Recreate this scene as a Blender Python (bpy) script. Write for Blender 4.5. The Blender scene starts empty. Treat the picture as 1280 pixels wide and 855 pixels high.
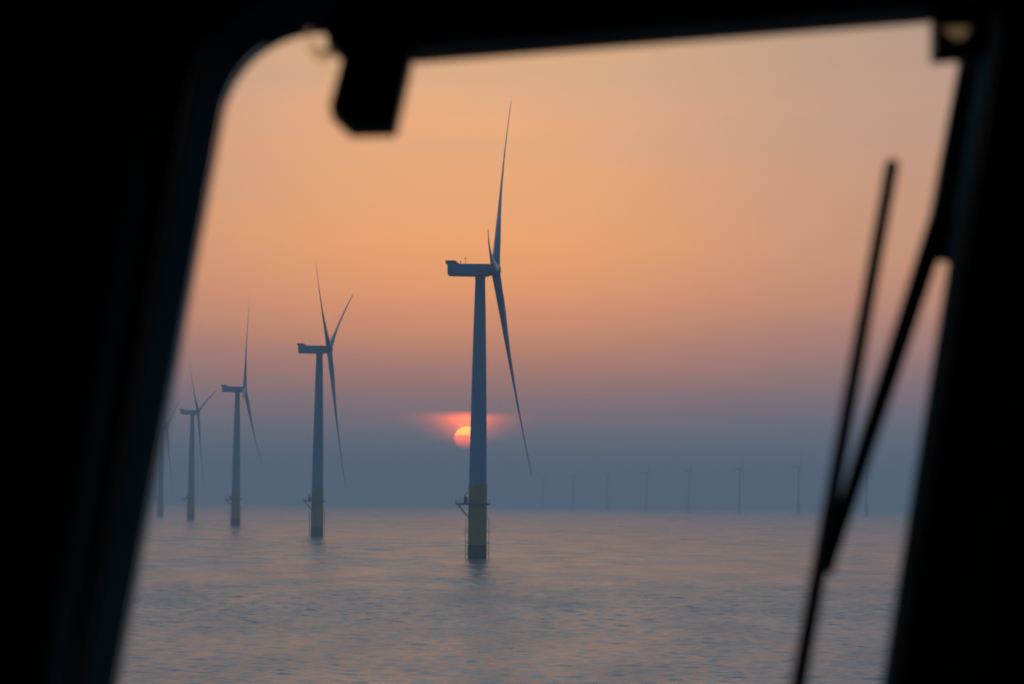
import bpy, bmesh, math, random
import numpy as np
from mathutils import Vector, Matrix, Euler
from mathutils.geometry import tessellate_polygon

rad = math.radians
sc = bpy.context.scene
col = sc.collection
random.seed(7)
rng = np.random.default_rng(7)

# ------------------------------------------------------------------ camera
EYE = 20.2                    # height of the bridge window above the sea (m)
PW, PH, FPX = 1280, 855, 3556.0
cam_d = bpy.data.cameras.new('camera')
cam = bpy.data.objects.new('camera', cam_d)
col.objects.link(cam)
CAM_R = Euler((rad(90 + 3.19), 0, 0)).to_matrix() @ Matrix.Rotation(rad(0.62), 3, 'Z')
CAM_P = Vector((0, 0, EYE))
cam.matrix_world = Matrix.Translation(CAM_P) @ CAM_R.to_4x4()
cam_d.sensor_width = 36.0
cam_d.lens = 36.0 * FPX / PW
cam_d.clip_start = 0.05
cam_d.clip_end = 80000
cam_d.dof.use_dof = True
cam_d.dof.focus_distance = 50.0
cam_d.dof.aperture_fstop = 4.6
sc.camera = cam


def ray(px, py):
    v = CAM_R @ Vector(((px - PW / 2) / FPX, -(py - PH / 2) / FPX, -1.0))
    return v


# ------------------------------------------------------------------ colour management / render
vs = sc.view_settings
vs.view_transform = 'Standard'
vs.look = 'None'
vs.exposure = 0.0
vs.gamma = 1.0
vs.use_curve_mapping = False
sc.render.engine = 'CYCLES'
cy = sc.cycles
cy.use_denoising = True
cy.max_bounces = 8
cy.volume_bounces = 2
cy.transmission_bounces = 8
cy.sample_clamp_indirect = 6.0
cy.volume_max_steps = 64

# ------------------------------------------------------------------ sky
SUN_AZ, SUN_EL = -0.90, 1.24         # degrees, azimuth from +Y towards +X
HAZE_S = 2.8e-4                      # extinction per metre
HAZE_TOP = 192.0
HAZE_C = np.array([0.100, 0.138, 0.188])  # radiance a long path of this air settles at (measured)


def lin(c):
    c = np.array(c, float) / 255.0
    return np.where(c <= 0.04045, c / 12.92, ((c + 0.055) / 1.055) ** 2.4)


def through_air(rgb, el):
    """radiance behind the haze layer that reads as rgb from the bridge"""
    L = min((HAZE_TOP - EYE) / math.sin(rad(max(el, 0.35))), 20000.0)
    T = math.exp(-HAZE_S * L)
    w = (lin(rgb) - HAZE_C * (1 - T)) / T
    return np.clip(w, 0.02, 4.0)


world = bpy.data.worlds.new('World')
sc.world = world
world.use_nodes = True
nt = world.node_tree
nt.nodes.clear()
N, LK = nt.nodes, nt.links


def math_node(op, a, b=None, c=None, clamp=False, tree=None):
    t = tree or nt
    n = t.nodes.new('ShaderNodeMath')
    n.operation = op
    n.use_clamp = clamp
    for i, v in enumerate((a, b, c)):
        if v is None:
            continue
        if isinstance(v, (int, float)):
            n.inputs[i].default_value = v
        else:
            t.links.new(v, n.inputs[i])
    return n.outputs[0]


def smooth(x, lo, hi, tree=None):
    t = tree or nt
    n = t.nodes.new('ShaderNodeMapRange')
    n.interpolation_type = 'SMOOTHSTEP'
    n.inputs['From Min'].default_value = lo
    n.inputs['From Max'].default_value = hi
    t.links.new(x, n.inputs['Value'])
    return n.outputs['Result']


tc = N.new('ShaderNodeTexCoord')
sep = N.new('ShaderNodeSeparateXYZ')
LK.new(tc.outputs['Generated'], sep.inputs[0])
el = math_node('MULTIPLY', math_node('ARCSINE', sep.outputs['Z']), 180 / math.pi)
az = math_node('MULTIPLY', math_node('ARCTAN2', sep.outputs['X'], sep.outputs['Y']), 180 / math.pi)
daz = math_node('SUBTRACT', az, SUN_AZ)
adaz = math_node('ABSOLUTE', daz)

# slow unevenness of the high thin cloud: long flat streaks
cmb = N.new('ShaderNodeCombineXYZ')
LK.new(math_node('MULTIPLY', az, 0.09), cmb.inputs[0])
LK.new(math_node('MULTIPLY', el, 1.1), cmb.inputs[1])
nz = N.new('ShaderNodeTexNoise')
nz.inputs['Scale'].default_value = 1.0
nz.inputs['Detail'].default_value = 4.0
LK.new(cmb.outputs[0], nz.inputs['Vector'])
streak = math_node('SUBTRACT', nz.outputs['Fac'], 0.5)
el_s = math_node('ADD', el, math_node('MULTIPLY', streak, math_node('MULTIPLY', el, 0.30)))
u = math_node('POWER', math_node('MAXIMUM', math_node('DIVIDE', el_s, 90.0), 0.0), 0.5, clamp=True)

RS = 4.0


def ramp(stops):
    r = N.new('ShaderNodeValToRGB')
    r.color_ramp.interpolation = 'LINEAR'
    els = r.color_ramp.elements
    for i, (e, c) in enumerate(stops):
        p = math.sqrt(max(e, 0) / 90.0)
        if i == 0:
            k = els[0]
            k.position = p
        elif i == len(stops) - 1:
            k = els[len(els) - 1]
            k.position = p
        else:
            k = els.new(p)
        k.color = (c[0] / RS, c[1] / RS, c[2] / RS, 1)
    LK.new(u, r.inputs[0])
    m = N.new('ShaderNodeMix')
    m.data_type = 'RGBA'
    m.blend_type = 'MULTIPLY'
    m.inputs['Factor'].default_value = 1
    LK.new(r.outputs['Color'], m.inputs['A'])
    m.inputs['B'].default_value = (RS, RS, RS, 1)
    return m.outputs['Result']


warm = [(0.0, (82, 100, 118)), (0.5, (86, 102, 119)), (1.0, (95, 105, 120)), (1.5, (112, 110, 120)),
        (2.0, (134, 114, 119)), (2.5, (158, 121, 115)), (3.2, (190, 134, 112)), (4.0, (219, 150, 111)),
        (5.0, (234, 164, 113)), (6.5, (235, 170, 122)), (8.0, (228, 174, 134)), (9.8, (217, 175, 135))]
warm_stops = [(e, through_air(c, e)) for e, c in warm]
warm_stops += [(14.0, (0.64, 0.59, 0.55)), (20.0, (0.64, 0.64, 0.65)), (32.0, (0.66, 0.72, 0.76)),
               (55.0, (0.30, 0.37, 0.44)), (90.0, (0.12, 0.22, 0.34))]
cool_stops = [(0.0, (0.06, 0.17, 0.29)), (6.0, (0.07, 0.18, 0.30)), (14.0, (0.07, 0.18, 0.31)),
              (32.0, (0.09, 0.19, 0.32)), (55.0, (0.10, 0.20, 0.33)), (90.0, (0.12, 0.22, 0.34))]
w_c, c_c = ramp(warm_stops), ramp(cool_stops)


def mixc(f, a, b, mode='MIX'):
    m = N.new('ShaderNodeMix')
    m.data_type = 'RGBA'
    m.blend_type = mode
    for sock, v in (('Factor', f), ('A', a), ('B', b)):
        if isinstance(v, (int, float)):
            m.inputs[sock].default_value = v
        elif isinstance(v, (tuple, list)):
            m.inputs[sock].default_value = (v[0], v[1], v[2], 1)
        else:
            LK.new(v, m.inputs[sock])
    return m.outputs['Result']


turn = math_node('ADD', math_node('MULTIPLY', smooth(adaz, 0.5, 9.5), 0.36), math_node('MULTIPLY', smooth(adaz, 10.0, 95.0), 0.64))
sky = mixc(turn, w_c, c_c)

# red glow under the straight lower edge of a cloud bank, round the sun
g_az = math_node('EXPONENT', math_node('MULTIPLY', math_node('POWER', math_node('DIVIDE', adaz, 0.46), 1.25), -1.0))
el_g = math_node('ADD', el, math_node('MULTIPLY', streak, 0.22))
g_top = math_node('SUBTRACT', 1.0, smooth(el_g, 1.63, 1.82))
lowlim = math_node('ADD', math_node('MULTIPLY', adaz, 0.22), 1.02)
g_low = math_node('DIVIDE', math_node('SUBTRACT', el, lowlim), 0.55, clamp=True)
glow = math_node('MULTIPLY', math_node('MULTIPLY', g_az, g_top), g_low)
sky = mixc(1.0, sky, mixc(1.0, mixc(glow, (0, 0, 0), (1, 1, 1)), (8.4, 0.95, 0.0), 'MULTIPLY'), 'ADD')
# sun disc, its lower part sunk in a denser bank
dist = math_node('SQRT', math_node('ADD', math_node('POWER', daz, 2.0),
                                   math_node('POWER', math_node('SUBTRACT', el, SUN_EL), 2.0)))
disc = math_node('SUBTRACT', 1.0, smooth(dist, 0.215, 0.258))
upper = smooth(el, 1.285, 1.325)
low_f = smooth(el, 0.97, 1.28)
d_low = mixc(low_f, (0, 0, 0), (6.2, 0.55, 0.0))
d_col = mixc(upper, d_low, (7.5, 3.1, 0.0))
sky = mixc(1.0, sky, mixc(1.0, mixc(disc, (0, 0, 0), (1, 1, 1)), d_col, 'MULTIPLY'), 'ADD')

bg = N.new('ShaderNodeBackground')
bg.inputs['Strength'].default_value = 1.0
LK.new(sky, bg.inputs['Color'])
out = N.new('ShaderNodeOutputWorld')
LK.new(bg.outputs[0], out.inputs['Surface'])

# ------------------------------------------------------------------ sun lamp
sd = bpy.data.lights.new('sun', 'SUN')
sd.energy = 0.003
sd.angle = rad(0.53)
sd.color = (1.0, 0.42, 0.14)
sun = bpy.data.objects.new('sun', sd)
to_sun = Vector((math.sin(rad(SUN_AZ)) * math.cos(rad(SUN_EL)), math.cos(rad(SUN_AZ)) * math.cos(rad(SUN_EL)), math.sin(rad(SUN_EL))))
sun.rotation_euler = to_sun.to_track_quat('Z', 'Y').to_euler()
sun.location = (0, 0, 300)
col.objects.link(sun)


# ------------------------------------------------------------------ helpers
def tag(o, label=None, cat=None, group=None, kind=None):
    if label:
        o['label'] = label
    if cat:
        o['category'] = cat
    if group:
        o['group'] = group
    if kind:
        o['kind'] = kind
    return o


def empty(name, loc=(0, 0, 0)):
    o = bpy.data.objects.new(name, None)
    o.location = loc
    o.empty_display_size = 0.5
    col.objects.link(o)
    return o


def obj(name, bm, mat, parent=None, smooth_angle=None):
    me = bpy.data.meshes.new(name)
    bmesh.ops.recalc_face_normals(bm, faces=bm.faces)
    bm.to_mesh(me)
    bm.free()
    me.materials.append(mat)
    o = bpy.data.objects.new(name, me)
    col.objects.link(o)
    if parent:
        o.parent = parent
    if smooth_angle is not None:
        for p in me.polygons:
            p.use_smooth = True
        me.set_sharp_from_angle(angle=rad(smooth_angle))
    return o


def add_box(bm, c, s, rot=None, bevel=0.0):
    r = bmesh.ops.create_cube(bm, size=1.0)
    M = Matrix.Translation(c) @ (rot.to_4x4() if rot else Matrix()) @ Matrix.Diagonal((s[0], s[1], s[2], 1))
    bmesh.ops.transform(bm, matrix=M, verts=r['verts'])
    if bevel:
        es = list({e for v in r['verts'] for e in v.link_edges})
        bmesh.ops.bevel(bm, geom=es, offset=bevel, segments=2, affect='EDGES', profile=0.5)


def add_tube(bm, pts, rads, seg=12, caps=True):
    """round bar through points, radius per point"""
    pts = [Vector(p) for p in pts]
    if isinstance(rads, (int, float)):
        rads = [rads] * len(pts)
    rings = []
    for i, p in enumerate(pts):
        d = (pts[min(i + 1, len(pts) - 1)] - pts[max(i - 1, 0)]).normalized()
        a = Vector((0, 0, 1)) if abs(d.z) < 0.9 else Vector((1, 0, 0))
        x = d.cross(a).normalized()
        y = d.cross(x)
        rings.append([bm.verts.new(p + (x * math.cos(t) + y * math.sin(t)) * rads[i])
                      for t in [2 * math.pi * k / seg for k in range(seg)]])
    for a, b in zip(rings, rings[1:]):
        for k in range(seg):
            bm.faces.new((a[k], a[(k + 1) % seg], b[(k + 1) % seg], b[k]))
    if caps:
        bm.faces.new(rings[0])
        bm.faces.new(rings[-1])


def add_lathe(bm, prof, seg=32, axis='Z', centre=(0, 0, 0)):
    c = Vector(centre)
    rings = []
    for r, z in prof:
        ring = []
        for k in range(seg):
            t = 2 * math.pi * k / seg
            if axis == 'Z':
                p = Vector((r * math.cos(t), r * math.sin(t), z))
            else:
                p = Vector((z, r * math.cos(t), r * math.sin(t)))
            ring.append(bm.verts.new(c + p))
        rings.append(ring)
    for a, b in zip(rings, rings[1:]):
        for k in range(seg):
            bm.faces.new((a[k], a[(k + 1) % seg], b[(k + 1) % seg], b[k]))
    bm.faces.new(rings[0])
    bm.faces.new(rings[-1])


def add_loft(bm, rings_co, closed=True, caps=True):
    rings = [[bm.verts.new(p) for p in r] for r in rings_co]
    n = len(rings[0])
    for a, b in zip(rings, rings[1:]):
        for k in range(n if closed else n - 1):
            bm.faces.new((a[k], a[(k + 1) % n], b[(k + 1) % n], b[k]))
    if caps:
        bm.faces.new(rings[0])
        bm.faces.new(rings[-1])


# ------------------------------------------------------------------ materials
def paint(name, rgb, rough=0.45, metal=0.0, dirt=None, dirt_amt=0.35, scale=3.0, spec=0.5, stretch=(1, 1, 1)):
    m = bpy.data.materials.new(name)
    m.use_nodes = True
    t = m.node_tree
    p = t.nodes['Principled BSDF']
    p.inputs['Roughness'].default_value = rough
    p.inputs['Metallic'].default_value = metal
    p.inputs['Specular IOR Level'].default_value = spec
    tcn = t.nodes.new('ShaderNodeTexCoord')
    mp = t.nodes.new('ShaderNodeMapping')
    mp.inputs['Scale'].default_value = stretch
    t.links.new(tcn.outputs['Object'], mp.inputs['Vector'])
    n = t.nodes.new('ShaderNodeTexNoise')
    n.inputs['Scale'].default_value = scale
    n.inputs['Detail'].default_value = 6
    t.links.new(mp.outputs[0], n.inputs['Vector'])
    mx = t.nodes.new('ShaderNodeMix')
    mx.data_type = 'RGBA'
    mx.inputs['A'].default_value = (*rgb, 1)
    d = dirt or tuple(c * 0.6 for c in rgb)
    mx.inputs['B'].default_value = (*d, 1)
    f = math_node('MULTIPLY', smooth(n.outputs['Fac'], 0.42, 0.72, t), dirt_amt, tree=t)
    t.links.new(f, mx.inputs['Factor'])
    t.links.new(mx.outputs['Result'], p.inputs['Base Color'])
    r = math_node('MULTIPLY_ADD', n.outputs['Fac'], 0.25, rough - 0.12, tree=t)
    t.links.new(r, p.inputs['Roughness'])
    return m


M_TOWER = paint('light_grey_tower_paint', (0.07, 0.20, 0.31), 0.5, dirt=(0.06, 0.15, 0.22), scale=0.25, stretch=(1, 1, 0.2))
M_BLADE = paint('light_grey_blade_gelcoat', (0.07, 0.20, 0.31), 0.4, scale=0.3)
M_YELLOW = paint('yellow_marine_paint', (0.27, 0.18, 0.05), 0.5, dirt=(0.16, 0.11, 0.05), dirt_amt=0.5, scale=0.6, stretch=(1, 1, 0.3))
M_TIDE = paint('black_green_marine_growth', (0.018, 0.022, 0.02), 0.75, dirt=(0.04, 0.045, 0.03), scale=1.5)
M_STEEL = paint('galvanised_grey_steel', (0.12, 0.13, 0.14), 0.5, metal=0.3, scale=2)
M_BLACK = paint('matt_black_bridge_lining', (0.008, 0.011, 0.014), 0.95, scale=6, spec=0.0)
M_LINER = paint('window_reveal_skylight_blue', (0.075, 0.17, 0.22), 0.95, scale=9, spec=0.0)  # bluish skylight along the reveal is put into its base colour
M_FRAME = paint('black_window_frame_enamel', (0.009, 0.015, 0.019), 0.6, scale=8, spec=0.1)
M_TRIM = paint('dark_gloss_pillar_trim', (0.03, 0.05, 0.055), 0.45, scale=8, spec=0.7)
M_BOX = paint('black_plastic_housing', (0.010, 0.012, 0.013), 0.5, scale=20, spec=0.4)
M_WIPER = paint('black_coated_steel', (0.04, 0.06, 0.07), 0.45, metal=0.0, scale=15)
M_RUBBER = paint('black_rubber', (0.008, 0.008, 0.008), 0.7, scale=20, spec=0.3)


def glass(name, tint=(1, 1, 1)):
    """clear sheet: passes light straight on, mirrors a little by angle"""
    m = bpy.data.materials.new(name)
    m.use_nodes = True
    t = m.node_tree
    t.nodes.clear()
    o = t.nodes.new('ShaderNodeOutputMaterial')
    tr = t.nodes.new('ShaderNodeBsdfTransparent')
    tr.inputs['Color'].default_value = (*tint, 1)
    gl = t.nodes.new('ShaderNodeBsdfGlossy')
    gl.inputs['Roughness'].default_value = 0.02
    fr = t.nodes.new('ShaderNodeFresnel')
    fr.inputs['IOR'].default_value = 1.18
    mx = t.nodes.new('ShaderNodeMixShader')
    t.links.new(fr.outputs[0], mx.inputs[0])
    t.links.new(tr.outputs[0], mx.inputs[1])
    t.links.new(gl.outputs[0], mx.inputs[2])
    t.links.new(mx.outputs[0], o.inputs['Surface'])
    return m


M_GLASS = glass('clear_window_glass')
M_CLIP = glass('clear_clip_plastic', (0.84, 0.82, 0.74))
M_LENS = glass('smoked_lens_plastic', (0.46, 0.45, 0.36))

# ------------------------------------------------------------------ sea: one curved sheet to the horizon
EARTH = 7.43e6           # effective radius with ordinary refraction
rr = [0.0, 60.0, 120.0, 180.0, 220.0]
r = 220.0
while r < 18500:
    rr.append(r)
    r += 0.45 + max(0.0, r - 480) * 0.0021
rr.append(18500.0)
rr = np.array(sorted(set(rr[1:])))
half = 15.0
fine = np.arange(-half, half + 1e-6, 0.06)
coarse = np.arange(half + 3, 360 - half - 1.5, 3.0)
aa = np.radians(np.concatenate([fine, coarse]))
nr, na = len(rr), len(aa)
Rg, Ag = np.meshgrid(rr, aa, indexing='ij')
X = Rg * np.sin(Ag)
Y = Rg * np.cos(Ag)
Z = np.zeros_like(X)
dr = np.gradient(rr)
infine = np.abs(np.where(aa > math.pi, aa - 2 * math.pi, aa)) <= rad(half + 0.01)
infade = np.clip((rad(half) - np.abs(np.where(aa > math.pi, aa - 2 * math.pi, aa))) / rad(1.0), 0, 1) * infine
sp = np.maximum(dr, rr * rad(0.06))
n_w = 84
lam = np.exp(np.concatenate([rng.uniform(math.log(1.0), math.log(6.5), 60), rng.uniform(math.log(7.0), math.log(34.0), 24)]))
th = rad(205) + rng.normal(0, rad(38), n_w)
k = 2 * np.pi / lam
s_i = math.sqrt(2 * 0.012 / n_w) * np.where(lam < 4, 1.75, np.where(lam < 7, 1.0, 0.75))
amp = s_i / k
ph = rng.uniform(0, 2 * np.pi, n_w)
# patches of wind and calm
patch = np.zeros_like(X)
for _ in range(10):
    kx, ky = rng.normal(0, 1 / 160.0), rng.normal(0, 1 / 110.0)
    patch += np.sin(kx * X + ky * Y + rng.uniform(0, 6.28))
patch = np.clip(1.0 + 0.16 * patch, 0.72, 1.4)
for i in range(n_w):
    w = np.clip((lam[i] / sp - 2.2) / 2.5, 0, 1)
    if lam[i] > 6.9:                       # long waves stand out only farther off, where short ones merge
        w = w * np.clip((rr - 420.0) / 500.0, 0.12, 1)
    if w.max() <= 0:
        continue
    hi = np.nonzero(w > 0)[0].max() + 1
    arg = k[i] * (X[:hi] * math.sin(th[i]) + Y[:hi] * math.cos(th[i])) + ph[i]
    Z[:hi] += amp[i] * w[:hi, None] * infade[None, :] * (np.sin(arg) + 0.18 * np.cos(2 * arg))
Z *= patch
Z -= Rg ** 2 / (2 * EARTH)
co = np.stack([X, Y, Z], -1).reshape(-1, 3)
co = np.concatenate([co, [[0, 0, 0]]]).astype(np.float32)
ii, jj = np.meshgrid(np.arange(nr - 1), np.arange(na), indexing='ij')
j2 = (jj + 1) % na
quads = np.stack([ii * na + jj, ii * na + j2, (ii + 1) * na + j2, (ii + 1) * na + jj], -1).reshape(-1, 4)
quads = quads[:, ::-1]
jn = np.arange(na)
tris = np.stack([np.full(na, nr * na), (jn + 1) % na, jn], -1)[:, ::-1]
tris = tris[:, ::-1]
me = bpy.data.meshes.new('sea')
me.vertices.add(len(co))
me.vertices.foreach_set('co', co.ravel())
nl = quads.size + tris.size
me.loops.add(nl)
me.loops.foreach_set('vertex_index', np.concatenate([quads.ravel(), tris.ravel()]).astype(np.int32))
me.polygons.add(len(quads) + len(tris))
ls = np.concatenate([np.arange(len(quads)) * 4, quads.size + np.arange(len(tris)) * 3]).astype(np.int32)
me.polygons.foreach_set('loop_start', ls)
me.polygons.foreach_set('use_smooth', np.ones(len(ls), dtype=bool))
me.update(calc_edges=True)
me.validate()
sea = bpy.data.objects.new('sea', me)
col.objects.link(sea)
tag(sea, kind='structure')

m = bpy.data.materials.new('sea_water')
m.use_nodes = True
t = m.node_tree
p = t.nodes['Principled BSDF']
p.inputs['Base Color'].default_value = (0.065, 0.108, 0.122, 1)
p.inputs['IOR'].default_value = 1.333
tcn = t.nodes.new('ShaderNodeTexCoord')


def sea_noise(sx, sy, detail, seed):
    mp = t.nodes.new('ShaderNodeMapping')
    mp.inputs['Scale'].default_value = (sx, sy, 1)
    mp.inputs['Location'].default_value = (seed, seed * 2, 0)
    mp.inputs['Rotation'].default_value = (0, 0, rad(12))
    t.links.new(tcn.outputs['Object'], mp.inputs['Vector'])
    n = t.nodes.new('ShaderNodeTexNoise')
    n.inputs['Scale'].default_value = 1
    n.inputs['Detail'].default_value = detail
    t.links.new(mp.outputs[0], n.inputs['Vector'])
    return n.outputs['Fac']


slick = smooth(sea_noise(0.004, 0.0022, 4, 3), 0.30, 0.70, t)
gust = smooth(sea_noise(0.055, 0.015, 6, 21), 0.30, 0.70, t)
rip = math_node('ADD', math_node('MULTIPLY', sea_noise(2.0, 0.7, 3, 11), 0.48), math_node('MULTIPLY', sea_noise(0.55, 0.32, 3, 5), 0.42), tree=t)
# broken water in the tide race past the nearest foundation
sxyz = t.nodes.new('ShaderNodeSeparateXYZ')
t.links.new(tcn.outputs['Object'], sxyz.inputs[0])
wx = math_node('ADD', sxyz.outputs['X'], 38.0, tree=t)
wx = math_node('SUBTRACT', 1.0, smooth(math_node('ABSOLUTE', wx, tree=t), 20.0, 52.0, t), tree=t)
wy = math_node('ADD', sxyz.outputs['Y'], math_node('MULTIPLY', sea_noise(0.05, 0.02, 2, 8), 14.0, tree=t), tree=t)
wy = math_node('ABSOLUTE', math_node('SUBTRACT', wy, 993.0, tree=t), tree=t)
wy = math_node('SUBTRACT', 1.0, smooth(wy, 3.0, 11.0, t), tree=t)
race = math_node('MULTIPLY', wx, wy, tree=t)
bump = t.nodes.new('ShaderNodeBump')
bump.inputs['Distance'].default_value = 1.0
t.links.new(rip, bump.inputs['Height'])
t.links.new(math_node('ADD', math_node('MULTIPLY_ADD', gust, 0.24, math_node('MULTIPLY_ADD', slick, 0.12, 0.40, tree=t), tree=t), math_node('MULTIPLY', race, 2.5, tree=t), tree=t), bump.inputs['Strength'])
t.links.new(bump.outputs[0], p.inputs['Normal'])
t.links.new(math_node('MULTIPLY_ADD', gust, 0.10, math_node('MULTIPLY_ADD', slick, 0.05, 0.16, tree=t), tree=t), p.inputs['Roughness'])
me.materials.append(m)

# ------------------------------------------------------------------ haze: one closed box round everything
bm = bmesh.new()
add_box(bm, (0, 0, (HAZE_TOP - 26) / 2), (40000, 40000, HAZE_TOP + 26))
hm = bpy.data.materials.new('sea_haze')
hm.use_nodes = True
ht = hm.node_tree
ht.nodes.clear()
ho = ht.nodes.new('ShaderNodeOutputMaterial')
hv = ht.nodes.new('ShaderNodeVolumePrincipled')
hv.inputs['Color'].default_value = (0.95, 0.94, 0.945, 1)
hv.inputs['Density'].default_value = HAZE_S
hv.inputs['Anisotropy'].default_value = 0.0
ht.links.new(hv.outputs[0], ho.inputs['Volume'])
haze = obj('haze', bm, hm)
tag(haze, kind='stuff')

# ------------------------------------------------------------------ wind turbines
HUB = 100.0
R_ROT = 79.5
OVER = 5.3
YAW = rad(-5.1)
TILT = rad(4.1)


def tower_bm():
    bm = bmesh.new()
    add_lathe(bm, [(3.02, 26.0), (3.02, 27.5), (2.9, 40), (2.55, 62), (2.12, 82), (1.72, 96.4), (1.80, 96.6), (1.80, 97.7), (1.3, 97.75)], 40)
    return bm


def foundation_bm():
    bm = bmesh.new()
    add_lathe(bm, [(3.24, 4.9), (3.24, 14.0), (3.2, 19.0), (3.18, 25.4), (3.32, 25.45), (3.32, 25.9), (3.05, 25.95)], 40)
    return bm


def tide_bm():
    bm = bmesh.new()
    add_lathe(bm, [(3.27, -9.0), (3.27, 1.0), (3.33, 3.2), (3.27, 4.85)], 40)
    return bm


def platform_bm():
    bm = bmesh.new()
    # annular deck carried out to the west as a laydown area
    add_loft(bm, [[Vector((x, y, z)) for x, y in ((-7.6, -2.6), (-3.6, -3.4), (-2.0, -4.4), (2.0, -4.4), (4.3, -2.2), (4.3, 2.2),
                                                   (2.0, 4.4), (-2.0, 4.4), (-3.6, 3.4), (-7.6, 2.6))] for z in (18.6, 19.2)])
    return bm


def railing_bm():
    bm = bmesh.new()
    ring = [(-7.5, -2.5), (-3.6, -3.3), (-2.0, -4.3), (2.0, -4.3), (4.2, -2.1), (4.2, 2.1), (2.0, 4.3), (-2.0, 4.3), (-3.6, 3.3), (-7.5, 2.5)]
    for z in (19.75, 20.35):
        for a, b in zip(ring, ring[1:] + ring[:1]):
            add_tube(bm, [(a[0], a[1], z), (b[0], b[1], z)], 0.05, 6)
    for a in ring:
        add_tube(bm, [(a[0], a[1], 19.2), (a[0], a[1], 20.4)], 0.055, 6)
    return bm


def brace_bm(y):
    bm = bmesh.new()
    add_tube(bm, [(-6.7, y, 18.6), (-3.25, y * 0.55, 14.4)], 0.22, 10)
    return bm


def landing_bm(side):
    bm = bmesh.new()
    for y in (-0.75, 0.75):
        add_tube(bm, [(side * 4.0, y, -4), (side * 4.0, y, 13.6), (side * 3.2, y, 14.6)], 0.11, 8)
        for z in (1.8, 5.6, 9.6):
            add_tube(bm, [(side * 3.1, y, z), (side * 4.0, y, z)], 0.12, 8)
    for z in np.arange(0.5, 14, 0.6):
        add_tube(bm, [(side * 4.0, -0.75, z), (side * 4.0, 0.75, z)], 0.035, 5)
    return bm


def crane_bm():
    bm = bmesh.new()
    add_tube(bm, [(-4.3, -1.2, 19.2), (-4.3, -1.2, 22.3)], 0.24, 10)
    add_tube(bm, [(-4.3, -1.2, 22.2), (-3.6, -2.4, 22.9)], 0.15, 8)
    return bm


def cabinet_bm():
    bm = bmesh.new()
    add_box(bm, (-4.15, 0.2, 20.25), (1.3, 1.4, 2.1), bevel=0.08)
    return bm


def beacon_bm():
    bm = bmesh.new()
    add_lathe(bm, [(0.10, 2.0), (0.10, 2.6), (0.22, 2.62), (0.22, 2.95), (0.1, 3.1)], 12, centre=(-6.8, -0.9, 0))
    return bm


def nacelle_bm():
    bm = bmesh.new()
    # rounded box sections along the shaft
    secs = []
    for x, h0, h1, w in ((-11.35, -1.15, 1.75, 1.85), (-11.2, -1.75, 2.0, 2.1), (-10.6, -2.05, 2.1, 2.25), (-4.0, -2.15, 2.12, 2.3),
                         (1.5, -2.15, 2.12, 2.3), (2.6, -2.12, 2.12, 2.25), (3.15, -2.0, 2.05, 2.1)):
        ring = []
        c = 0.55
        for sx, sz, a0 in ((1, 1, 0), (-1, 1, 90), (-1, -1, 180), (1, -1, 270)):
            for q in range(5):
                a = rad(a0 + 90 * q / 4)
                ring.append(Vector((x, sx * (w - c) + c * math.cos(a), (h1 - c if sz > 0 else h0 + c) + c * math.sin(a))))
        secs.append(ring)
    add_loft(bm, secs)
    return bm


def hoist_bm():
    bm = bmesh.new()
    add_box(bm, (-9.75, 0, 2.28), (4.4, 4.1, 0.3))
    for y in (-2.05, 2.05):
        add_box(bm, (-10.2, y, 2.8), (3.4, 0.09, 0.9))
        add_tube(bm, [(-11.9, y, 3.25), (-7.7, y, 2.5)], 0.07, 6)
    add_box(bm, (-11.95, 0, 2.75), (0.09, 4.1, 0.85))
    add_box(bm, (-9.3, 0, 2.75), (1.9, 2.2, 0.9), bevel=0.15)
    return bm


def mast_bm():
    bm = bmesh.new()
    add_tube(bm, [(-5.3, 0.4, 2.0), (-5.3, 0.4, 4.2)], [0.09, 0.06], 8)
    add_tube(bm, [(-5.3, -0.4, 4.0), (-5.3, 1.0, 4.0)], 0.05, 6)
    add_box(bm, (-5.3, 1.0, 4.2), (0.3, 0.25, 0.4))
    add_box(bm, (-5.3, -0.4, 4.2), (0.25, 0.25, 0.35))
    return bm


def hub_bm():
    bm = bmesh.new()
    add_lathe(bm, [(1.95, -2.1), (2.15, -1.6), (2.25, -0.4), (2.2, 0.5), (1.95, 1.1), (1.45, 1.55), (0.75, 1.82), (0.1, 1.9)], 36, 'X')
    return bm


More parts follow.
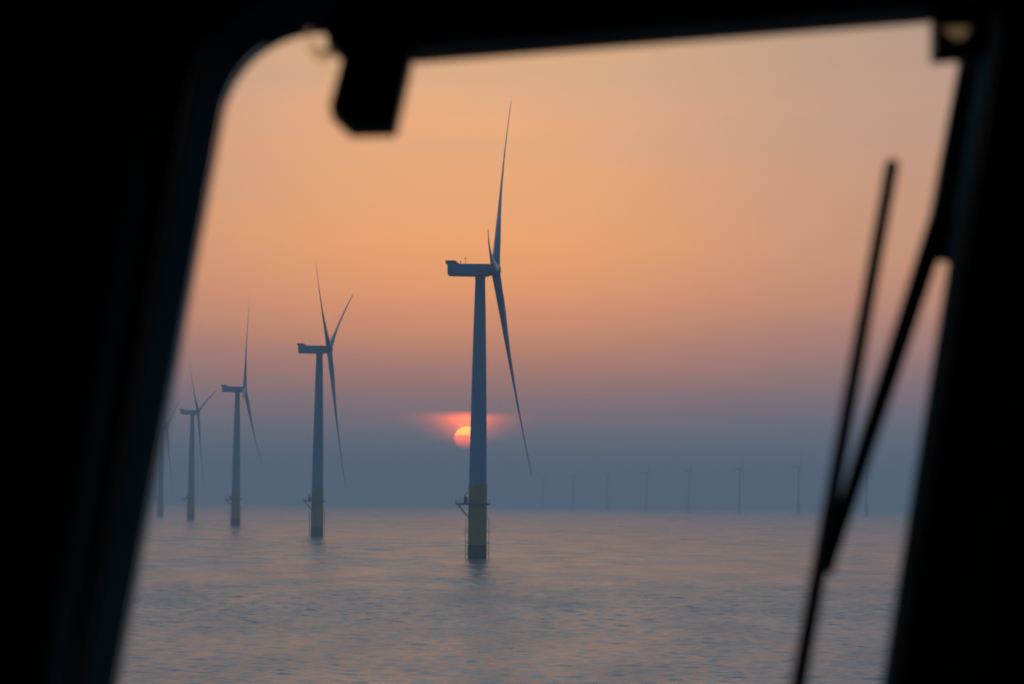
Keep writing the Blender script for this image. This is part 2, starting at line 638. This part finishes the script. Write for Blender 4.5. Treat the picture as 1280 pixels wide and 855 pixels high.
def blade_bm():
    """span along +Z from the hub centre, rotor axis +X (upwind), chord near Y"""
    bm = bmesh.new()
    rings = []
    st = [(0.018, 3.0, 1.0, 22), (0.04, 3.0, 1.0, 22), (0.09, 3.6, 0.72, 20), (0.15, 4.5, 0.50, 17), (0.21, 4.75, 0.40, 14), (0.30, 4.2, 0.33, 11),
          (0.40, 3.5, 0.29, 8), (0.50, 2.9, 0.26, 6), (0.60, 2.4, 0.24, 4.5), (0.70, 1.95, 0.22, 3.2), (0.80, 1.5, 0.20, 2), (0.90, 1.2, 0.22, 1.2),
          (0.96, 0.95, 0.24, 0.6), (0.99, 0.6, 0.26, 0), (1.0, 0.2, 0.3, 0)]
    n = 20
    for s, ch, tk, tw in st:
        cx = 2.6 * s + 2.9 * s * s
        a = rad(tw + 5)
        ring = []
        for q in range(n):
            tt = 2 * math.pi * q / n
            yy = math.cos(tt)
            round_f = min(1.0, max(0.0, (tk - 0.4) / 0.6))
            # aerofoil: thick nose, thin tail; fades into a circle at the root
            taper = 1.0 if round_f >= 1 else (1 - (1 - round_f) * 0.55 * max(0, -yy) ** 0.9 * 1.5 / 1.5)
            y0 = ch * 0.5 * yy - (1 - round_f) * ch * 0.2
            x0 = ch * tk * 0.5 * math.sin(tt) * taper
            ring.append(Vector((cx + x0 * math.cos(a) - y0 * math.sin(a), x0 * math.sin(a) + y0 * math.cos(a), s * R_ROT)))
        rings.append(ring)
    add_loft(bm, rings)
    return bm


def head_mats(dyaw=0.0):
    hd = Matrix.Translation((0, 0, HUB)) @ Matrix.Rotation(YAW + rad(dyaw), 4, 'Z')
    return hd, hd @ Matrix.Translation((OVER, 0, 0.25)) @ Matrix.Rotation(-TILT, 4, 'Y')


HEAD, ROTOR = head_mats()


def make_turbine():
    root = empty('wind_turbine')
    f = obj('foundation', foundation_bm(), M_YELLOW, root, 40)
    obj('tide_band', tide_bm(), M_TIDE, f, 40)
    for s in (-1, 1):
        obj('boat_landing', landing_bm(s), M_YELLOW, f)
    pf = obj('platform', platform_bm(), M_STEEL, root)
    obj('railing', railing_bm(), M_STEEL, pf)
    for y in (-1.8, 1.8):
        obj('brace', brace_bm(y), M_YELLOW, pf)
    obj('davit_crane', crane_bm(), M_STEEL, pf)
    obj('cabinet', cabinet_bm(), M_STEEL, pf)
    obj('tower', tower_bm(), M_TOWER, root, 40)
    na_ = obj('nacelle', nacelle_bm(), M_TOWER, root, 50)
    na_.matrix_local = HEAD
    obj('hoist_deck', hoist_bm(), M_STEEL, na_)
    obj('weather_mast', mast_bm(), M_STEEL, na_)
    obj('beacon', beacon_bm(), M_STEEL, na_)
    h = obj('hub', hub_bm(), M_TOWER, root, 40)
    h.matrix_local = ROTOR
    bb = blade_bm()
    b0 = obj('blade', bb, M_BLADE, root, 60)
    for _ in range(2):
        b = b0.copy()
        col.objects.link(b)
        b.parent = root
    return root


def set_rotor(root, theta, dyaw, span=1.0):
    hd, rot = head_mats(dyaw)
    q = 0
    for ch in root.children:
        kind = ch.name.split('.')[0]
        if kind == 'blade':
            ch.matrix_local = rot @ Matrix.Rotation(rad(theta + 120 * q), 4, 'X') @ Matrix.Scale(span, 4)
            q += 1
        elif kind == 'hub':
            ch.matrix_local = rot
        elif kind == 'nacelle':
            ch.matrix_local = hd


def copy_tree(o, parent=None):
    c = o.copy()
    col.objects.link(c)
    if parent:
        c.parent = parent
        c.matrix_parent_inverse = o.matrix_parent_inverse
    for ch in o.children:
        copy_tree(ch, c)
    return c


def sea_point(px, d):
    """point on the sea at horizontal distance d on the bearing of photo column px"""
    v = ray(px, 640)
    b = math.atan2(v.x, v.y)
    return Vector((d * math.sin(b), d * math.cos(b), -d * d / (2 * EARTH)))


NEAR = [(597, 985, -34.5, 'tallest and nearest wind turbine, grey tower standing in front of the setting sun'),
        (396.5, 1526, 57, 'second nearest wind turbine, all three blades showing, on the yellow foundation left of the sunset'),
        (294.5, 2104, -20, 'middle one of the left row of wind turbines, one blade straight up'),
        (238.5, 2684, 48, 'small wind turbine fourth along the left row, two blades raised in a wide V'),
        (200.3, 3285, 57, 'smallest wind turbine of the left row, half hidden behind the black window pillar')]
FAR = [(1083, 5620, 20, 'faint far wind turbine seen just behind the wiper arm'),
       (998, 6030, -25, 'faint far wind turbine nearest to the wiper blade, clearest of those clear of it'),
       (924.5, 6480, 8, 'faint far wind turbine second from the wiper blade on the hazy horizon'),
       (861, 6980, 40, 'faint far wind turbine third from the wiper blade on the hazy horizon'),
       (808, 7480, 5, 'faint far wind turbine fourth from the wiper blade on the hazy horizon'),
       (759, 7980, 60, 'barely visible wind turbine fifth from the wiper blade, on the horizon'),
       (716, 8500, 33, 'barely visible wind turbine on the horizon, second to the right of the nearest turbine'),
       (679, 9050, 15, 'faintest wind turbine on the horizon, first to the right of the nearest turbine')]
proto = None
for grp, rows in (('turbines in the receding left row', NEAR), ('far turbines on the hazy horizon', FAR)):
    for px, d, theta, lab in rows:
        if proto is None:
            o = proto = make_turbine()
        else:
            o = copy_tree(proto)
        o.location = sea_point(px, d)
        set_rotor(o, theta, 4.5 if px == 294.5 else 0.0, {597: 1.0, 294.5: 0.93, 238.5: 0.90}.get(px, 0.955))
        tag(o, lab, 'wind turbine', grp)

# ------------------------------------------------------------------ ship's bridge round the camera
LEAN = rad(9)                                     # front windows lean outwards at the top
NRM = Vector((0, math.cos(LEAN), -math.sin(LEAN)))  # outward
UP = Vector((0, math.sin(LEAN), math.cos(LEAN)))
RT = Vector((1, 0, 0))
O0 = CAM_P + Vector((0, 3.5, 0))                  # a point of the inner face


def on_wall(px, py, off=0.0):
    """wall coordinates (right, up) of a sight line at depth off behind the inner face"""
    d = ray(px, py)
    o = O0 + NRM * off
    tt = (o - CAM_P).dot(NRM) / d.dot(NRM)
    q = CAM_P + d * tt - o
    return Vector((q.dot(RT), q.dot(UP)))


def W(a, b, off=0.0):
    return O0 + NRM * off + RT * a + UP * b


def rounded(pts, radii, seg=10):
    res = []
    n = len(pts)
    for i, p_ in enumerate(pts):
        a = (pts[i - 1] - p_).normalized()
        b = (pts[(i + 1) % n] - p_).normalized()
        ang = a.angle(b)
        tlen = radii[i] / math.tan(ang / 2)
        c = p_ + (a + b).normalized() * (radii[i] / math.sin(ang / 2))
        s = p_ + a * tlen - c
        e = p_ + b * tlen - c
        a0 = math.atan2(s.y, s.x)
        a1 = math.atan2(e.y, e.x)
        dl = (a1 - a0 + math.pi) % (2 * math.pi) - math.pi
        for q in range(seg + 1):
            t_ = a0 + dl * q / seg
            res.append(c + Vector((math.cos(t_), math.sin(t_))) * radii[i])
    return res


def grow(poly, d):
    n = len(poly)
    area = sum(poly[i].x * poly[(i + 1) % n].y - poly[(i + 1) % n].x * poly[i].y for i in range(n))
    s = 1 if area > 0 else -1
    res = []
    for i in range(n):
        e = (poly[(i + 1) % n] - poly[i - 1]).normalized()
        res.append(poly[i] + Vector((e.y, -e.x)) * d * s)
    return res


def splay(poly, dl, dr_):
    """grow by dl at the left end of the opening, dr_ at the right end"""
    xs = [v.x for v in poly]
    a_, b_ = min(xs), max(xs)
    gl = grow(poly, 1.0)
    res = []
    for v, g in zip(poly, gl):
        f = min(1.0, max(0.0, (v.x - a_ - 0.2) / (b_ - a_ - 0.5)))
        res.append(v + (g - v) * (dl * (1 - f) + dr_ * f))
    return res


TH = 0.11
corners = [on_wall(126, 980, TH), on_wall(299, 47, TH), on_wall(1236, 8, TH), on_wall(1082, 980, TH)]
HOLE = rounded(corners, [0.10, 0.130, 0.06, 0.10], 12)

house = empty('wheelhouse', (0, 1.0, EYE - 1.65))
tag(house, 'dark wheelhouse wall and pillars framing the slanted bridge window', 'wheelhouse')


def to_house(bm):
    bmesh.ops.transform(bm, matrix=Matrix.Translation(-house.location), verts=bm.verts)
    return bm


def plate_with_hole(bm, outer, inner_in, inner_out, off_in, off_out, mat_hole=0):
    """flat plate between two depths with one opening (splayed)"""
    n = len(inner_in)
    for hole, off, flip in ((inner_in, off_in, False), (inner_out, off_out, True)):
        polys = [[Vector((v.x, v.y, 0)) for v in outer], [Vector((v.x, v.y, 0)) for v in hole]]
        tri = tessellate_polygon(polys)
        vv = [bm.verts.new(W(v.x, v.y, off)) for v in outer] + [bm.verts.new(W(v.x, v.y, off)) for v in hole]
        for tr in tri:
            try:
                bm.faces.new([vv[i] for i in tr])
            except ValueError:
                pass
        if not flip:
            va = vv
        else:
            vb = vv
    m_ = len(outer)
    for i in range(m_):
        bm.faces.new((va[i], va[(i + 1) % m_], vb[(i + 1) % m_], vb[i]))
    for i in range(n):
        f = bm.faces.new((va[m_ + i], va[m_ + (i + 1) % n], vb[m_ + (i + 1) % n], vb[m_ + i]))
        f.material_index = mat_hole


XW, ZB, ZT = 2.0, -1.62, 1.05
bm = bmesh.new()
plate_with_hole(bm, [Vector((-XW, ZB)), Vector((XW, ZB)), Vector((XW, ZT)), Vector((-XW, ZT))], splay(HOLE, 0.028, 0.0005), HOLE, 0.0, TH, mat_hole=1)
fw = obj('front_wall', to_house(bm), M_BLACK, house)
fw.data.materials.append(M_LINER)
# cabin: deck, deckhead, side walls and aft wall as a closed shell behind the front wall
bm = bmesh.new()
fb, ft = W(0, ZB, -0.003), W(0, ZT, -0.003)
YA = -3.0


def slab(c0, c1):
    add_box(bm, ((c0[0] + c1[0]) / 2, (c0[1] + c1[1]) / 2, (c0[2] + c1[2]) / 2), (abs(c1[0] - c0[0]), abs(c1[1] - c0[1]), abs(c1[2] - c0[2])))


slab((-XW, YA, fb.z - 0.10), (XW, fb.y + 0.05, fb.z - 0.02))
obj('deck', to_house(bm), M_BLACK, house)
bm = bmesh.new()
slab((-XW, YA, ft.z + 0.02), (XW, ft.y + 0.12, ft.z + 0.10))
obj('deckhead', to_house(bm), M_BLACK, house)
for s in (-1, 1):
    bm = bmesh.new()
    rim = [(YA, fb.z - 0.1), (fb.y + 0.12, fb.z - 0.1), (ft.y + 0.12, ft.z + 0.1), (YA, ft.z + 0.1)]
    if s < 0:
        add_loft(bm, [[Vector((s * x, y, z)) for y, z in rim] for x in (XW + 0.004, XW + 0.09)])
    else:                                    # unseen starboard opening, added so skylight puts a sheen on the pillar trim
        gap = [(0.2, EYE - 0.45), (2.6, EYE - 0.45), (2.6, EYE + 0.55), (0.2, EYE + 0.55)]
        loops = [[Vector((s * x, y, z)) for y, z in pl] for pl, x in ((rim, XW + 0.004), (rim, XW + 0.09), (gap, XW + 0.09), (gap, XW + 0.004))]
        add_loft(bm, loops + [loops[0]], caps=False)
        bmesh.ops.remove_doubles(bm, verts=bm.verts, dist=1e-5)
    obj('side_wall', to_house(bm), M_BLACK, house)
bm = bmesh.new()
slab((-XW - 0.09, YA - 0.09, fb.z - 0.1), (XW + 0.09, YA - 0.004, ft.z + 0.1))
obj('aft_wall', to_house(bm), M_BLACK, house)
# raised lining frame round the opening on the inner face
bm = bmesh.new()
o1 = grow(HOLE, 0.115)
i1 = splay(HOLE, 0.031, 0.003)
rings = []
for poly, off in ((o1, -0.003), (grow(HOLE, 0.112), -0.016), (grow(HOLE, 0.100), -0.024), (grow(HOLE, 0.034), -0.024), (splay(HOLE, 0.034, 0.006), -0.016), (i1, -0.003)):
    rings.append([W(v.x, v.y, off) for v in poly])
add_loft(bm, rings + [rings[0]], caps=False)
bmesh.ops.remove_doubles(bm, verts=bm.verts, dist=1e-5)
obj('window_frame', to_house(bm), M_FRAME, house, 50)
# glazing with its rubber seal at the outer face
bm = bmesh.new()
pg = [grow(HOLE, 0.001), grow(HOLE, 0.001)]
vv = [[bm.verts.new(W(v.x, v.y, off)) for v in grow(HOLE, 0.0005)] for off in (0.082, 0.094)]
bm.faces.new(vv[0])
bm.faces.new(vv[1])
for i in range(len(HOLE)):
    bm.faces.new((vv[0][i], vv[0][(i + 1) % len(HOLE)], vv[1][(i + 1) % len(HOLE)], vv[1][i]))
obj('window_pane', to_house(bm), M_GLASS, house)
# padded pillar trim, left of the window
bm = bmesh.new()
pts = [(30, 1000), (60, 800), (108, 520), (150, 250), (178, 60), (190, -40)]
rr_ = []
for q, (px, py) in enumerate(pts):
    c = on_wall(px, py, 0)
    rr_.append(W(c.x, c.y, -0.012))
add_tube(bm, rr_, 0.042, 20)
obj('pillar_trim', to_house(bm), M_TRIM, house, 60)

# roller blind cassette along the top of the window (inside)
def block_from_px(bm, poly_px, off0, off1, shrink=0.0, bevel=0.0):
    """solid whose outline is given by sight lines, between two depths from the inner face"""
    nearp = [on_wall(x, y, off0) for x, y in poly_px]
    a = [W(v.x, v.y, off0) for v in nearp]
    b = [W(v.x, v.y, off1) for v in nearp]
    n0 = len(bm.verts)
    add_loft(bm, [a, b])
    if bevel:
        bm.verts.ensure_lookup_table()
        vs_ = bm.verts[n0:]
        es = list({e for v in vs_ for e in v.link_edges})
        bmesh.ops.bevel(bm, geom=es, offset=bevel, segments=3, affect='EDGES', profile=0.5)


def local_obj(name, bm, mat, parent, sa=None):
    bmesh.ops.transform(bm, matrix=Matrix.Translation(-parent.location), verts=bm.verts)
    return obj(name, bm, mat, parent, sa)


p0 = on_wall(760, 20, -0.07)
blind = empty('roller_blind', W(p0.x, p0.y, -0.07))
tag(blind, 'long dark roller blind cassette running along the top of the window', 'roller blind')
bm = bmesh.new()
block_from_px(bm, [(440, -22), (436, 65), (520, 62), (800, 40), (1166, 11), (1240, 7), (1240, -70), (700, -40)], -0.085, -0.028, bevel=0.018)
local_obj('cassette', bm, M_TRIM, blind, 40)
bm = bmesh.new()
block_from_px(bm, [(428, -22), (404, 40), (416, 53), (434, 65), (438, -22)], -0.088, -0.027, bevel=0.004)
local_obj('end_cap', bm, M_BOX, blind, 40)
a, b = on_wall(524, 54, -0.092), on_wall(1160, 4, -0.092)
bm = bmesh.new()
add_tube(bm, [W(a.x, a.y, -0.095), W(b.x, b.y, -0.095)], 0.006, 10)
local_obj('pull_bar', bm, M_STEEL, blind, 60)

# black box hanging from the left end of the blind
p0 = on_wall(465, 60, -0.12)
box = empty('hanging_box', W(p0.x, p0.y, -0.12))
tag(box, 'black angular box hanging down from the top frame over the sky', 'control box')
bm = bmesh.new()
block_from_px(bm, [(431, 58), (411, 133), (436, 156), (494, 155), (514, 68), (513, 38), (436, 38)], -0.150, -0.092, bevel=0.0015)
local_obj('housing', bm, M_BOX, box, 40)
bm = bmesh.new()
block_from_px(bm, [(484, 58), (470, 134), (486, 146), (506, 62)], -0.157, -0.151, bevel=0.002)
local_obj('side_cover', bm, M_FRAME, box, 40)
bm = bmesh.new()
block_from_px(bm, [(436, 0), (436, 39), (516, 39), (516, 0)], -0.140, -0.090, bevel=0.004)
local_obj('bracket', bm, M_BOX, box, 40)
# clear clip beside it
bm = bmesh.new()
c = on_wall(399, 50, -0.05)
cl = empty('clear_clip', W(c.x, c.y, -0.05))
tag(cl, 'small clear curved clip beside the rounded window corner', 'clip')
pts = [on_wall(x, y, -0.05) for x, y in ((384, 40), (386, 62), (398, 74), (412, 72), (422, 62))]
rings = []
for v in pts:
    rings.append([W(v.x, v.y, -0.055), W(v.x, v.y, -0.035), W(v.x * 0.985 , v.y + 0.010, -0.035), W(v.x * 0.985, v.y + 0.010, -0.055)])
add_loft(bm, rings)
local_obj('clip_band', bm, M_CLIP, cl, 40)

# corner bracket with a half-round smoked window, top right
p0 = on_wall(1196, 40, -0.05)
br = empty('corner_bracket', W(p0.x, p0.y, -0.05))
tag(br, 'black corner bracket with a half-round smoked eye, top right of the window', 'bracket')
outer = [on_wall(x, y, -0.05) for x, y in ((1169, 6), (1169, 66), (1236, 62), (1236, 6))]
cx, cy_, rx_, ry_ = 1198, 19, 20, 30
hole_px = [(cx - rx_, cy_)] + [(cx - rx_ * math.cos(rad(a_)), cy_ + ry_ * math.sin(rad(a_))) for a_ in range(10, 171, 10)] + [(cx + rx_, cy_)]
hole = [on_wall(x, y, -0.05) for x, y in hole_px]
bm = bmesh.new()
plate_with_hole(bm, outer, hole, hole, -0.05, -0.004)
local_obj('bracket_body', bm, M_BOX, br)
bm = bmesh.new()
lens = grow(hole, -0.0004)
add_loft(bm, [[W(v.x, v.y, -0.035) for v in lens], [W(v.x, v.y, -0.028) for v in lens]])
local_obj('eye_lens', bm, M_LENS, br)

# windscreen wiper outside the glass
OFFW = TH + 0.05
c = on_wall(1216, 85, OFFW)
wp = empty('windscreen_wiper', W(c.x, c.y, OFFW))
tag(wp, 'black windscreen wiper with long straight blade parked at the right of the window', 'wiper')


def bar(bm, p, q, wa, wb, off0, off1, n=1, bev=0.003):
    p = on_wall(*p, OFFW)
    q = on_wall(*q, OFFW)
    d = (q - p).normalized()
    s = Vector((-d.y, d.x))
    ring = lambda o: [W(*(p + s * wa / 2), o), W(*(q + s * wb / 2), o), W(*(q - s * wb / 2), o), W(*(p - s * wa / 2), o)]
    n0 = len(bm.verts)
    add_loft(bm, [ring(off0), ring(off1)])
    bm.verts.ensure_lookup_table()
    es = list({e for v in bm.verts[n0:] for e in v.link_edges})
    bmesh.ops.bevel(bm, geom=es, offset=bev, segments=2, affect='EDGES')


bm = bmesh.new()
bar(bm, (1115, 203), (985, 925), 0.017, 0.021, TH + 0.034, TH + 0.052)
bl = local_obj('wiper_blade', bm, M_WIPER, wp, 40)
bm = bmesh.new()
bar(bm, (1114, 208), (986, 920), 0.007, 0.007, TH + 0.012, TH + 0.033, bev=0.001)
rb = obj('rubber', bm, M_RUBBER, None)
bmesh.ops.transform
for v in rb.data.vertices:
    v.co -= wp.location
rb.parent = bl
bm = bmesh.new()
bar(bm, (1222, 60), (1177, 314), 0.034, 0.040, TH + 0.081, TH + 0.105)
local_obj('arm_casing', bm, M_WIPER, wp, 40)
bm = bmesh.new()
bar(bm, (1192, 226), (1036, 704), 0.031, 0.019, TH + 0.062, TH + 0.080)
local_obj('wiper_arm', bm, M_WIPER, wp, 40)
bm = bmesh.new()
bar(bm, (1044, 660), (1032, 715), 0.023, 0.021, TH + 0.0525, TH + 0.0615, bev=0.002)
local_obj('blade_clamp', bm, M_WIPER, wp, 40)
bm = bmesh.new()
pc = on_wall(1219, 66, OFFW)
add_tube(bm, [W(pc.x, pc.y, TH + 0.004), W(pc.x, pc.y, TH + 0.056)], 0.022, 20)
local_obj('pivot', bm, M_WIPER, wp, 40)
